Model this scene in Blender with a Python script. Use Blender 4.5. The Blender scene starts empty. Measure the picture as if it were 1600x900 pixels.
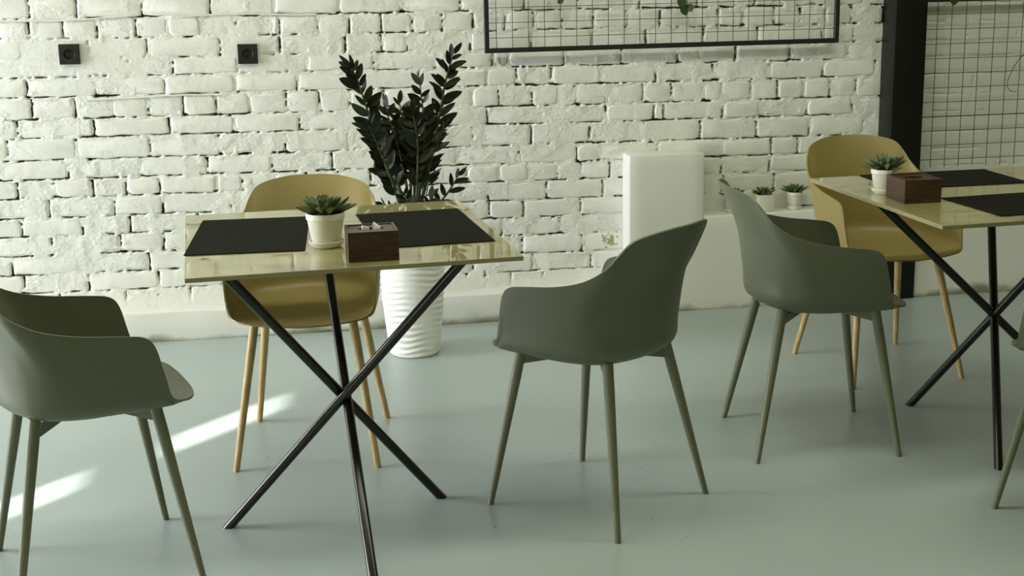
import bpy, bmesh, math, random
import numpy as np
from mathutils import Vector, Matrix, noise

scene = bpy.context.scene
C = scene.collection
PI = math.pi

# ---------------------------------------------------------------- camera
cam_data = bpy.data.cameras.new('camera')
cam_data.sensor_width = 36.0
cam_data.lens = 36.0 * 2160.0 / 1600.0
cam = bpy.data.objects.new('camera', cam_data)
C.objects.link(cam)
cR = Vector((0.98771, -0.15510, -0.01951))
pitch, roll, yaw = math.radians(13.433), math.radians(-1.148), math.radians(8.919)
fw = Vector((math.sin(yaw), math.cos(yaw), 0)); rt = Vector((math.cos(yaw), -math.sin(yaw), 0)); upv = Vector((0, 0, 1))
F = fw * math.cos(pitch) - upv * math.sin(pitch)
U = upv * math.cos(pitch) + fw * math.sin(pitch)
R2 = rt * math.cos(roll) + U * math.sin(roll)
U2 = -rt * math.sin(roll) + U * math.cos(roll)
m = Matrix((R2, U2, -F)).transposed().to_4x4()
m.translation = Vector((0, 0, 1.469))
cam.matrix_world = m
scene.camera = cam

# ---------------------------------------------------------------- light and exposure
scene.view_settings.view_transform = 'Standard'
scene.view_settings.look = 'None'
scene.view_settings.gamma = 1.0
scene.view_settings.use_curve_mapping = False
scene.view_settings.exposure = 0.12
world = bpy.data.worlds.new('sky')
scene.world = world
world.use_nodes = True
wbg = world.node_tree.nodes['Background']
wbg.inputs[0].default_value = (0.75, 0.85, 1.0, 1)
wbg.inputs[1].default_value = 1.0

XL, XR, YN, YW, ZC = -5.0, 6.4, -3.0, 5.6, 3.3     # room limits; YW is the face of the brick wall

def lamp(name, kind, loc, aim, energy, color, **kw):
    d = bpy.data.lights.new(name, kind)
    d.energy = energy; d.color = color
    for k, v in kw.items(): setattr(d, k, v)
    o = bpy.data.objects.new(name, d); C.objects.link(o)
    o.location = loc
    o.rotation_euler = Vector(aim).to_track_quat('-Z', 'Y').to_euler()
    return o
# daylight of the left window; the nearer one is an added fill lamp
lamp('window_light', 'AREA', (XL + 0.03, 4.3, 1.55), (1, 0, 0), 296, (0.90, 0.895, 1.0), shape='RECTANGLE', size=2.3, size_y=2.6)
lamp('window_light_near', 'AREA', (XL + 0.03, -2.1, 1.65), (1, 0, 0), 55, (0.98, 1.0, 0.85), shape='RECTANGLE', size=1.3, size_y=2.2)
lamp('ceiling_lamp_light', 'AREA', (1.1, 3.3, ZC - 0.07), (0, 0, -1), 50, (1.0, 0.99, 0.80), shape='RECTANGLE', size=4.6, size_y=0.5)
# low sun that comes in only through the gap of the shutters
sun_el = math.radians(17)
lamp('sun', 'SUN', (-4, 0, 5), (0.68 * math.cos(sun_el), 0.73 * math.cos(sun_el), -math.sin(sun_el)), 26.0, (1.0, 0.97, 0.88), angle=math.radians(0.4))

# ---------------------------------------------------------------- materials
def nodes_of(mat): return mat.node_tree.nodes, mat.node_tree.links
def principled(name, color, rough=0.5, metallic=0.0, coat=0.0, spec=0.5):
    mt = bpy.data.materials.new(name); mt.use_nodes = True
    b = mt.node_tree.nodes['Principled BSDF']
    b.inputs['Base Color'].default_value = (*color, 1)
    b.inputs['Roughness'].default_value = rough
    b.inputs['Metallic'].default_value = metallic
    b.inputs['Coat Weight'].default_value = coat
    b.inputs['Specular IOR Level'].default_value = spec
    return mt
def tex(mt, kind, scale, coords='Object', stretch=(1, 1, 1), **kw):
    N, L = nodes_of(mt)
    tc = N.new('ShaderNodeTexCoord'); mp = N.new('ShaderNodeMapping'); mp.inputs['Scale'].default_value = stretch
    t = N.new('ShaderNodeTex' + kind)
    L.new(tc.outputs[coords], mp.inputs[0]); L.new(mp.outputs[0], t.inputs['Vector'])
    t.inputs['Scale'].default_value = scale
    for k, v in kw.items(): t.inputs[k].default_value = v
    return t
def ramp(mt, src, stops):
    N, L = nodes_of(mt)
    r = N.new('ShaderNodeValToRGB')
    while len(r.color_ramp.elements) < len(stops): r.color_ramp.elements.new(0.5)
    for e, (p, c) in zip(r.color_ramp.elements, stops):
        e.position = p; e.color = (*c, 1) if len(c) == 3 else c
    L.new(src, r.inputs[0]); return r
def bump(mt, src, strength=0.3, dist=0.002, prev=None):
    N, L = nodes_of(mt)
    b = N.new('ShaderNodeBump'); b.inputs['Strength'].default_value = strength; b.inputs['Distance'].default_value = dist
    L.new(src, b.inputs['Height'])
    if prev: L.new(prev.outputs[0], b.inputs['Normal'])
    L.new(b.outputs[0], N['Principled BSDF'].inputs['Normal']); return b

WHITE = (0.82, 0.83, 0.77)
# painted brick
def stain(mt):
    """small yellow-green stain on the paint, left of the pier"""
    N, L = nodes_of(mt); bs = N['Principled BSDF']; src = bs.inputs['Base Color'].links[0].from_socket
    g = N.new('ShaderNodeNewGeometry'); d = N.new('ShaderNodeVectorMath'); d.operation = 'DISTANCE'; d.inputs[1].default_value = (1.300, 5.60, 0.300)
    L.new(g.outputs['Position'], d.inputs[0])
    n = N.new('ShaderNodeTexNoise'); n.inputs['Scale'].default_value = 55.0; n.inputs['Detail'].default_value = 3.0; L.new(g.outputs['Position'], n.inputs['Vector'])
    a = N.new('ShaderNodeMath'); a.operation = 'MULTIPLY_ADD'; a.inputs[1].default_value = 0.16; L.new(n.outputs['Fac'], a.inputs[0]); L.new(d.outputs['Value'], a.inputs[2])
    m_ = N.new('ShaderNodeMapRange'); m_.inputs['From Min'].default_value = 0.105; m_.inputs['From Max'].default_value = 0.090; L.new(a.outputs[0], m_.inputs['Value'])
    x = N.new('ShaderNodeMix'); x.data_type = 'RGBA'; x.inputs['B'].default_value = (0.34, 0.33, 0.13, 1)
    L.new(m_.outputs[0], x.inputs['Factor']); L.new(src, x.inputs['A']); L.new(x.outputs['Result'], bs.inputs['Base Color'])
M_brick = principled('painted_brick', WHITE, 0.5)
t = tex(M_brick, 'Noise', 6.0, 'Generated', Detail=6.0)
N_, L_ = nodes_of(M_brick)
geo = N_.new('ShaderNodeNewGeometry')
n1 = N_.new('ShaderNodeTexNoise'); n1.inputs['Scale'].default_value = 9.0; n1.inputs['Detail'].default_value = 4.0; L_.new(geo.outputs['Position'], n1.inputs['Vector'])
r1 = ramp(M_brick, n1.outputs['Fac'], [(0.3, (0.78, 0.79, 0.71)), (0.65, (0.86, 0.87, 0.81))])
L_.new(r1.outputs[0], N_['Principled BSDF'].inputs['Base Color'])
n2 = N_.new('ShaderNodeTexNoise'); n2.inputs['Scale'].default_value = 45.0; n2.inputs['Detail'].default_value = 5.0; n2.inputs['Roughness'].default_value = 0.6; L_.new(geo.outputs['Position'], n2.inputs['Vector'])
b1 = bump(M_brick, n2.outputs['Fac'], 0.45, 0.004)
n3 = N_.new('ShaderNodeTexNoise'); n3.inputs['Scale'].default_value = 11.0; n3.inputs['Distortion'].default_value = 0.8; L_.new(geo.outputs['Position'], n3.inputs['Vector'])
b2 = bump(M_brick, n3.outputs['Fac'], 0.42, 0.010, b1)
stain(M_brick)
# mortar: painted white, near-black where the crack attribute marks grooves and holes
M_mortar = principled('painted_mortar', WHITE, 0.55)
N_, L_ = nodes_of(M_mortar)
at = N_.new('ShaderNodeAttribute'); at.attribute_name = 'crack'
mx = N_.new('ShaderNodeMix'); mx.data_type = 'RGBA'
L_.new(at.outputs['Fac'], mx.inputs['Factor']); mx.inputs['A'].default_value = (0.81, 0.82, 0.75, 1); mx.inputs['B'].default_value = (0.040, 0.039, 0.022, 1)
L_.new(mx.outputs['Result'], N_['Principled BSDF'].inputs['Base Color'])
n2 = N_.new('ShaderNodeTexNoise'); n2.inputs['Scale'].default_value = 60.0; n2.inputs['Detail'].default_value = 6.0
tc = N_.new('ShaderNodeNewGeometry'); L_.new(tc.outputs['Position'], n2.inputs['Vector'])
bump(M_mortar, n2.outputs['Fac'], 0.5, 0.004); stain(M_mortar)
# plaster
def plaster(name, col, dirt=True):
    mt = principled(name, col, 0.5)
    N, L = nodes_of(mt)
    g = N.new('ShaderNodeNewGeometry')
    n = N.new('ShaderNodeTexNoise'); n.inputs['Scale'].default_value = 5.0; n.inputs['Detail'].default_value = 5.0; L.new(g.outputs['Position'], n.inputs['Vector'])
    bump(mt, n.outputs['Fac'], 0.35, 0.012)
    if dirt:   # scuffed dirty line along the foot of the plaster
        sp = N.new('ShaderNodeSeparateXYZ'); L.new(g.outputs['Position'], sp.inputs[0])
        nn = N.new('ShaderNodeTexNoise'); nn.inputs['Scale'].default_value = 7.0; nn.inputs['Detail'].default_value = 6.0; L.new(g.outputs['Position'], nn.inputs['Vector'])
        ma = N.new('ShaderNodeMath'); ma.operation = 'MULTIPLY_ADD'; ma.inputs[1].default_value = -0.11; L.new(nn.outputs['Fac'], ma.inputs[0]); L.new(sp.outputs['Z'], ma.inputs[2])
        r = ramp(mt, ma.outputs[0], [(0.0, (0.30, 0.29, 0.18)), (0.012, col)])
        mr = N.new('ShaderNodeMapRange'); mr.inputs['From Min'].default_value = -0.055; mr.inputs['From Max'].default_value = -0.025
        L.new(ma.outputs[0], mr.inputs['Value'])
        r.color_ramp.elements[1].position = 1.0
        L.new(mr.outputs[0], r.inputs[0]); L.new(r.outputs[0], N['Principled BSDF'].inputs['Base Color'])
    return mt
M_plaster = plaster('white_plaster', (0.79, 0.80, 0.74))
M_pier = plaster('smooth_white_paint', (0.80, 0.81, 0.75), False)
# poured floor
M_floor = principled('poured_floor', (0.40, 0.45, 0.42), 0.28)
N_, L_ = nodes_of(M_floor)
t = tex(M_floor, 'Noise', 1.1, Detail=2.0); r = ramp(M_floor, t.outputs['Fac'], [(0.0, (0.315, 0.38, 0.365)), (1.0, (0.42, 0.50, 0.485))])
sp_ = tex(M_floor, 'Voronoi', 7.0); rs = ramp(M_floor, sp_.outputs['Distance'], [(0.022, (0.35, 0.37, 0.28)), (0.034, (0.999, 0.999, 0.999))])
mx = N_.new('ShaderNodeMix'); mx.data_type = 'RGBA'; mx.blend_type = 'MULTIPLY'; mx.inputs['Factor'].default_value = 1.0
L_.new(r.outputs[0], mx.inputs['A']); L_.new(rs.outputs[0], mx.inputs['B']); L_.new(mx.outputs['Result'], N_['Principled BSDF'].inputs['Base Color'])
t2 = tex(M_floor, 'Noise', 1.7, Detail=2.0); rr = ramp(M_floor, t2.outputs['Fac'], [(0.0, (0.285,) * 3), (1.0, (0.37,) * 3)]); L_.new(rr.outputs[0], N_['Principled BSDF'].inputs['Roughness'])


def plastic(name, col, rough=0.42):
    mt = principled(name, col, rough)
    t = tex(mt, 'Noise', 900.0, Detail=2.0); bump(mt, t.outputs['Fac'], 0.06, 0.0006); return mt
M_grey = plastic('sage_grey_plastic', (0.118, 0.134, 0.080))
M_grey_legs = plastic('sage_grey_paint', (0.16, 0.17, 0.105), 0.4)
M_tan = plastic('mustard_tan_plastic', (0.27, 0.215, 0.07))
M_oak = principled('tan_wood', (0.50, 0.36, 0.16), 0.45)
t = tex(M_oak, 'Noise', 14.0, 'Object', (6, 6, 0.6), Detail=5.0); r = ramp(M_oak, t.outputs['Fac'], [(0.3, (0.40, 0.28, 0.11)), (0.7, (0.58, 0.43, 0.20))])
nodes_of(M_oak)[1].new(r.outputs[0], nodes_of(M_oak)[0]['Principled BSDF'].inputs['Base Color'])
M_black = principled('black_steel', (0.007, 0.007, 0.004), 0.22, 0.0, 0.0)
M_post = principled('black_paint', (0.006, 0.006, 0.003), 0.4, 0.0, 0.0, 0.3)
t = tex(M_post, 'Noise', 9.0, 'Object', (0.6, 0.6, 5.0), Detail=4.0); bump(M_post, t.outputs['Fac'], 0.25, 0.01)
M_frame = principled('black_frame', (0.014, 0.013, 0.010), 0.45)
M_wire = principled('dark_wire', (0.035, 0.037, 0.022), 0.5)
M_mat = principled('charcoal_placemat', (0.007, 0.0072, 0.004), 0.9, 0.0, 0.0, 0.12)
t = tex(M_mat, 'Noise', 400.0, Detail=2.0); bump(M_mat, t.outputs['Fac'], 0.2, 0.001)
# glossy pale stone-like table top
M_top = principled('pale_veined_top', (0.62, 0.57, 0.35), 0.5, 0.0, 1.0)
M_top.node_tree.nodes['Principled BSDF'].inputs['Coat Roughness'].default_value = 0.015
M_top.node_tree.nodes['Principled BSDF'].inputs['Coat IOR'].default_value = 1.62
t = tex(M_top, 'Noise', 3.2, 'Object', (1, 1.3, 1), Detail=9.0, Distortion=1.2)
r = ramp(M_top, t.outputs['Fac'], [(0.33, (0.19, 0.165, 0.06)), (0.42, (0.27, 0.245, 0.095)), (0.6, (0.31, 0.285, 0.115))])
nodes_of(M_top)[1].new(r.outputs[0], nodes_of(M_top)[0]['Principled BSDF'].inputs['Base Color'])
M_edge = principled('table_edge', (0.30, 0.27, 0.14), 0.5)
M_walnut = principled('dark_walnut', (0.06, 0.028, 0.012), 0.32)
t = tex(M_walnut, 'Noise', 9.0, 'Object', (1.5, 1.5, 12), Detail=6.0, Distortion=0.6)
r = ramp(M_walnut, t.outputs['Fac'], [(0.3, (0.022, 0.010, 0.005)), (0.7, (0.085, 0.040, 0.017))])
nodes_of(M_walnut)[1].new(r.outputs[0], nodes_of(M_walnut)[0]['Principled BSDF'].inputs['Base Color'])
M_pot = principled('cream_ceramic', (0.78, 0.77, 0.64), 0.45)
t = tex(M_pot, 'Noise', 25.0, Detail=4.0); bump(M_pot, t.outputs['Fac'], 0.2, 0.002)
M_vase = principled('white_glazed_planter', (0.84, 0.85, 0.80), 0.3)
M_soil = principled('dark_soil', (0.03, 0.022, 0.012), 0.9)
t = tex(M_soil, 'Noise', 120.0, Detail=3.0); bump(M_soil, t.outputs['Fac'], 1.0, 0.005)
def leafmat(name, a, b, rough=0.4):
    mt = principled(name, a, rough)
    N, L = nodes_of(mt)
    oi = N.new('ShaderNodeObjectInfo'); r = ramp(mt, oi.outputs['Random'], [(0.0, a), (1.0, b)])
    L.new(r.outputs[0], N['Principled BSDF'].inputs['Base Color']); return mt
M_succ = leafmat('succulent_green', (0.085, 0.115, 0.045), (0.15, 0.185, 0.085), 0.55)
M_succ_core = principled('succulent_core', (0.07, 0.10, 0.04), 0.6)
M_zz = leafmat('dark_glossy_leaf', (0.006, 0.009, 0.003), (0.016, 0.022, 0.007), 0.4)
M_zz.node_tree.nodes['Principled BSDF'].inputs['Specular IOR Level'].default_value = 0.28
M_stem = principled('green_stem', (0.05, 0.065, 0.02), 0.5)
M_vine = leafmat('vine_leaf', (0.03, 0.06, 0.02), (0.06, 0.10, 0.03), 0.45)
M_paper = principled('white_tissue', (0.85, 0.85, 0.80), 0.8)
M_socket = principled('black_socket_plastic', (0.014, 0.014, 0.010), 0.4)
M_brass = principled('socket_contact', (0.25, 0.22, 0.14), 0.35, 1.0)
M_room = principled('olive_room_paint', (0.30, 0.28, 0.12), 0.8)
M_side = principled('pale_side_wall', (0.50, 0.50, 0.36), 0.8)
M_ceil = principled('ceiling_paint', (0.45, 0.44, 0.27), 0.8)
M_sun_block = principled('frosted_pane', (0.8, 0.85, 0.85), 0.6)  # opaque panes added in the unseen windows to keep the sun out
M_wframe = principled('window_frame_paint', (0.75, 0.75, 0.68), 0.5)

# ---------------------------------------------------------------- helpers
def link(o, parent=None):
    C.objects.link(o)
    if parent is not None: o.parent = parent
    return o
def mesh_obj(name, me, mat=None, parent=None, smooth=None):
    if mat is not None and len(me.materials) == 0: me.materials.append(mat)
    o = bpy.data.objects.new(name, me)
    return link(o, parent)
def from_bm(name, bm, mat, parent=None, smooth=30):
    bmesh.ops.recalc_face_normals(bm, faces=bm.faces)
    me = bpy.data.meshes.new(name); bm.to_mesh(me); bm.free()
    shade(me, smooth)
    return mesh_obj(name, me, mat, parent)
def shade(me, deg):
    if deg is None: return
    me.polygons.foreach_set('use_smooth', [True] * len(me.polygons))
    if deg < 180: me.set_sharp_from_angle(angle=math.radians(deg))
def tag(o, label, cat, group=None, kind=None):
    o['label'] = label; o['category'] = cat
    if group: o['group'] = group
    if kind: o['kind'] = kind
    return o
def thing(name, label, cat, loc=(0, 0, 0), rz=0.0, group=None):
    o = bpy.data.objects.new(name, None); o.empty_display_size = 0.1
    link(o); o.location = loc; o.rotation_euler = (0, 0, rz)
    return tag(o, label, cat, group)
def add_box(bm, lo, hi, bev=0.0, seg=2):
    v = [bm.verts.new((x, y, z)) for x in (lo[0], hi[0]) for y in (lo[1], hi[1]) for z in (lo[2], hi[2])]
    fs = [bm.faces.new([v[i] for i in f]) for f in ((0, 1, 3, 2), (4, 6, 7, 5), (0, 4, 5, 1), (2, 3, 7, 6), (0, 2, 6, 4), (1, 5, 7, 3))]
    if bev > 0:
        es = list({e for f in fs for e in f.edges})
        bmesh.ops.bevel(bm, geom=es, offset=bev, segments=seg, profile=0.5, affect='EDGES')
def box(name, lo, hi, mat, parent=None, bev=0.0, seg=2, smooth=30):
    bm = bmesh.new(); add_box(bm, lo, hi, bev, seg); return from_bm(name, bm, mat, parent, smooth)
def structure(o, label=None):
    o['kind'] = 'structure'
    if label: o['label'] = label
    return o
def lathe(name, prof, mat, parent=None, seg=40, mod=None, smooth=40):
    bm = bmesh.new(); rings = []
    for r, z in prof:
        if r <= 1e-6: rings.append([bm.verts.new((0, 0, z))]); continue
        rings.append([bm.verts.new(((r + (mod(k * 2 * PI / seg, z) if mod else 0)) * math.cos(k * 2 * PI / seg), (r + (mod(k * 2 * PI / seg, z) if mod else 0)) * math.sin(k * 2 * PI / seg), z)) for k in range(seg)])
    for a, b in zip(rings, rings[1:]):
        for k in range(seg):
            k2 = (k + 1) % seg
            if len(a) == 1: bm.faces.new((a[0], b[k], b[k2]))
            elif len(b) == 1: bm.faces.new((a[k], a[k2], b[0]))
            else: bm.faces.new((a[k], a[k2], b[k2], b[k]))
    return from_bm(name, bm, mat, parent, smooth)
def add_tube(bm, pts, rads, seg=12, flat_ends=False, caps=True):
    pts = [Vector(p) for p in pts]; rings = []
    ref = Vector((0, 0, 1))
    d0 = (pts[1] - pts[0]).normalized()
    a = d0.cross(ref if abs(d0.z) < 0.95 else Vector((1, 0, 0))).normalized()
    for i, p in enumerate(pts):
        d = (pts[min(i + 1, len(pts) - 1)] - pts[max(i - 1, 0)]).normalized()
        a = (a - d * a.dot(d)).normalized(); b = d.cross(a)
        r = rads[i] if hasattr(rads, '__len__') else rads
        ring = []
        for k in range(seg):
            o = a * (r * math.cos(2 * PI * k / seg)) + b * (r * math.sin(2 * PI * k / seg))
            if flat_ends and i in (0, len(pts) - 1): o = o - d * (o.z / d.z)
            ring.append(bm.verts.new(p + o))
        rings.append(ring)
    for A, B in zip(rings, rings[1:]):
        for k in range(seg): bm.faces.new((A[k], A[(k + 1) % seg], B[(k + 1) % seg], B[k]))
    if caps:
        bm.faces.new(rings[0][::-1]); bm.faces.new(rings[-1])
def tube(name, pts, rads, mat, parent=None, seg=12, flat_ends=False, smooth=50):
    bm = bmesh.new(); add_tube(bm, pts, rads, seg, flat_ends); return from_bm(name, bm, mat, parent, smooth)
def catmull(P, n):
    """n samples per span through the rows of array P"""
    P = np.asarray(P, float); E = np.vstack([2 * P[0] - P[1], P, 2 * P[-1] - P[-2]]); out = []
    for i in range(len(P) - 1):
        p0, p1, p2, p3 = E[i:i + 4]
        for k in range(n):
            t = k / n
            out.append(0.5 * ((2 * p1) + (-p0 + p2) * t + (2 * p0 - 5 * p1 + 4 * p2 - p3) * t * t + (-p0 + 3 * p1 - 3 * p2 + p3) * t ** 3))
    out.append(P[-1]); return np.array(out)
def vnoise(x, z, s, seed):
    """smooth value noise on arrays, cell size s metres"""
    rng = np.random.RandomState(seed); T = rng.rand(256, 256)
    u, v = x / s + 1000.3, z / s + 1000.7
    i, j = np.floor(u).astype(int), np.floor(v).astype(int); fu, fv = u - i, v - j
    fu, fv = fu * fu * (3 - 2 * fu), fv * fv * (3 - 2 * fv)
    i0, i1, j0, j1 = i % 256, (i + 1) % 256, j % 256, (j + 1) % 256
    return (T[i0, j0] * (1 - fu) + T[i1, j0] * fu) * (1 - fv) + (T[i0, j1] * (1 - fu) + T[i1, j1] * fu) * fv

# ================================================================ SETTING
structure(box('floor', (XL, YN, -0.1), (XR, YW + 0.3, 0.0), M_floor), 'pale grey-green poured floor')
structure(box('ceiling', (XL, YN, ZC), (XR, YW + 0.3, ZC + 0.1), M_ceil), 'pale ceiling')
structure(box('wall_right', (XR, YN, 0), (XR + 0.1, YW + 0.3, ZC), M_room), 'olive side wall')
structure(box('wall_front', (XL, YN - 0.1, 0), (XR, YN, ZC), M_room), 'olive wall behind the viewer')
# left wall: window opening, another added for fill, narrow gap of closed shutters
bm = bmesh.new()
W1, W2, GY, Zs = (3.1, 5.5), (-2.8, -1.4), (-0.815, -0.625), (0.2, 2.9)
def wseg(y0, y1, z0, z1): add_box(bm, (XL - 0.25, y0, z0), (XL, y1, z1))
wseg(YN, W2[0], 0, ZC); wseg(W2[0], W2[1], 0, Zs[0]); wseg(W2[0], W2[1], Zs[1], ZC)
wseg(W2[1], -1.2, 0, ZC)
wseg(-1.2, -0.2, 0, 1.5); wseg(-1.2, -0.2, 2.5, ZC)
wseg(-0.2, W1[0], 0, ZC); wseg(W1[0], W1[1], 0, Zs[0]); wseg(W1[0], W1[1], Zs[1], ZC); wseg(W1[1], YW + 0.3, 0, ZC)
structure(from_bm('wall_left', bm, M_side), 'pale wall with windows on the left')
for n, (a, b) in ((1, W1), (2, W2)):
    w = box('window_%d' % n, (XL - 0.12, a, Zs[0]), (XL - 0.10, b, Zs[1]), M_sun_block); structure(w, 'frosted window')
    bm = bmesh.new()
    for y in (a, (a + b) / 2 - 0.03, b - 0.06): add_box(bm, (XL - 0.10, y, Zs[0]), (XL - 0.04, y + 0.06, Zs[1]))
    for z in (Zs[0], Zs[1] - 0.06): add_box(bm, (XL - 0.10, a, z), (XL - 0.04, b, z + 0.06))
    from_bm('window_frame', bm, M_wframe, w)
bm = bmesh.new()    # shutters: two leaves that leave a gap, and a rail across it
add_box(bm, (XL - 0.06, -1.2, 1.5), (XL - 0.03, GY[0], 2.5)); add_box(bm, (XL - 0.06, GY[1], 1.5), (XL - 0.03, -0.2, 2.5))
add_box(bm, (XL - 0.07, GY[0] - 0.02, 1.975), (XL - 0.02, GY[1] + 0.02, 2.06)); add_box(bm, (XL - 0.07, GY[0] - 0.02, 2.24), (XL - 0.02, GY[1] + 0.02, 2.5))
structure(from_bm('window_3', bm, M_wframe), 'shuttered narrow window with a gap between its leaves')

lampbody = structure(box('trim_5', (-1.25, 3.0, ZC - 0.06), (3.45, 3.6, ZC - 0.001), M_wframe), 'long flat ceiling light housing')
# ---- brick wall: joints read per course (metres along the wall)
JX = [ [-1.162,-0.964,-0.788,-0.545,-0.286,-0.04,0.211,0.456,0.694,0.954,1.178,1.431,1.674,1.921,2.171,2.396],
[-1.088,-0.971,-0.846,-0.718,-0.572,-0.454,-0.33,-0.19,-0.062,-0.022,0.125,0.25,0.377,0.499,0.62,0.744,0.874,0.992,1.111,1.238,1.377,1.518,1.634,1.763,1.868,2.006,2.118,2.23,2.343],
[-1.227,-1.004,-0.754,-0.537,-0.257,-0.026,0.23,0.374,0.477,0.73,0.978,1.23,1.458,1.703,1.937,2.216,2.357],
[-1.188,-0.952,-0.706,-0.609,-0.444,-0.195,0.075,0.341,0.585,0.819,0.885,1.115,1.358,1.594,1.842,2.078,2.332],
[-1.242,-0.999,-0.743,-0.481,-0.21,0.033,0.274,0.518,0.647,0.791,0.917,1.061,1.269,1.5,1.746,1.991,2.227,2.458],
[-1.133,-0.988,-0.827,-0.689,-0.551,-0.416,-0.289,-0.16,-0.014,0.117,0.237,0.373,0.502,0.611,0.731,0.842,0.98,1.089,1.156,1.291,1.445,1.568,1.706,1.781,1.909,2.027,2.142,2.258,2.375],
[-1.306,-1.05,-0.761,-0.475,-0.222,0.032,0.305,0.59,0.793,1.045,1.288,1.492,1.533,1.79,1.95,2.161,2.361],
[-1.338,-1.094,-0.834,-0.555,-0.288,-0.028,0.227,0.47,0.732,0.972,1.219,1.459,1.694,1.938,2.173,2.416],
[-1.145,-0.875,-0.599,-0.338,-0.086,0.156,0.402,0.664,0.922,1.165,1.26,1.509,1.788,2.007,2.124,2.362],
[-1.212,-1.073,-0.933,-0.787,-0.659,-0.53,-0.308,-0.205,-0.078,0.05,0.178,0.308,0.438,0.569,0.702,0.835,0.956,1.082,1.18,1.303,1.432,1.571,1.789,2.001,2.221,2.394],
[-1.208,-0.96,-0.71,-0.524,-0.255,-0.006,0.252,0.501,0.652,0.788,1.035,1.273,1.544,1.796,2.023,2.252,2.455],
[-1.313,-1.072,-0.84,-0.655,-0.392,-0.138,0.119,0.38,0.617,0.791,0.934,1.179,1.433,1.684,1.968,2.255,2.43],
[-1.225,-0.963,-0.698,-0.531,-0.271,-0.015,0.245,0.509,0.668,0.843,1.088,1.336,1.601,1.855,2.142,2.404],
[-1.367,-1.124,-0.862,-0.593,-0.353,-0.097,0.163,0.426,0.679,0.928,1.183,1.433,1.715,2.0,2.29],
[-1.254,-1.083,-0.836,-0.561,-0.307,-0.05,0.212,0.476,0.718,0.971,1.221,1.461,1.716,2.002,2.293],
[-1.334,-1.213,-1.078,-0.954,-0.818,-0.693,-0.567,-0.44,-0.299,-0.17,-0.054,0.077,0.208,0.34,0.474,0.627,0.77,0.879,1.016,1.154,1.293,1.433,1.574,1.717,1.86,2.004,2.149,2.296,2.443] ]

ZJ = [1.351, 1.266, 1.188, 1.111, 1.042, 0.967, 0.882, 0.809, 0.722, 0.646, 0.573, 0.493, 0.420, 0.343, 0.266, 0.190, 0.115]
SL = -0.0085
rb = random.Random(5)
def zj(i, x): return ZJ[i] + SL * (x + 0.33)
PX0, PX1 = 2.482, 2.62          # steel post
bricks = []                      # x0, x1, course, visible part?
rows = []
for i in range(16):
    xs = list(JX[i])
    x = xs[0]
    while x > -1.36: x -= 0.26; xs.insert(0, x)
    x = xs[-1]
    header = len(JX[i]) > 22
    while x < 3.5: x += (0.13 if header else 0.25) * rb.uniform(0.92, 1.1); xs.append(x)
    out = [xs[0]]
    for a, b in zip(xs, xs[1:]):
        if b - a > 0.33: out.append((a + b) / 2 + rb.uniform(-0.03, 0.03))
        out.append(b)
    rows.append(out)
def seen(x0, x1, i):
    if x1 < -1.16 or x0 > 3.14: return False
    if PX0 < x0 and x1 < PX1: return False
    if x0 > 1.30 and i >= 13: return False
    if x0 > 1.38 and x1 < 1.68 and i >= 9: return False
    if i >= 14 and 0.32 < x0 and x1 < 0.55: return False
    if x0 > 1.02 and i >= 13: return False
    return True

def smoothzone(x, z):
    """1 where plaster is smeared smooth over the bricks"""
    def blob(cx, cz, rx, rz): return np.clip(1.6 - 1.6 * np.sqrt(((x - cx) / rx) ** 2 + ((z - cz) / rz) ** 2), 0, 1)
    s = blob(-0.87, 1.13, 0.24, 0.11)
    s = np.maximum(s, blob(-0.72, 1.10, 0.22, 0.07))
    s = np.maximum(s, blob(-0.16, 1.13, 0.13, 0.15))
    s = np.maximum(s, np.clip((0.20 - z) / 0.05, 0, 1))
    s = np.maximum(s, np.clip((x - 2.60) / 0.02, 0, 1) * 0.75)
    return s

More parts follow.
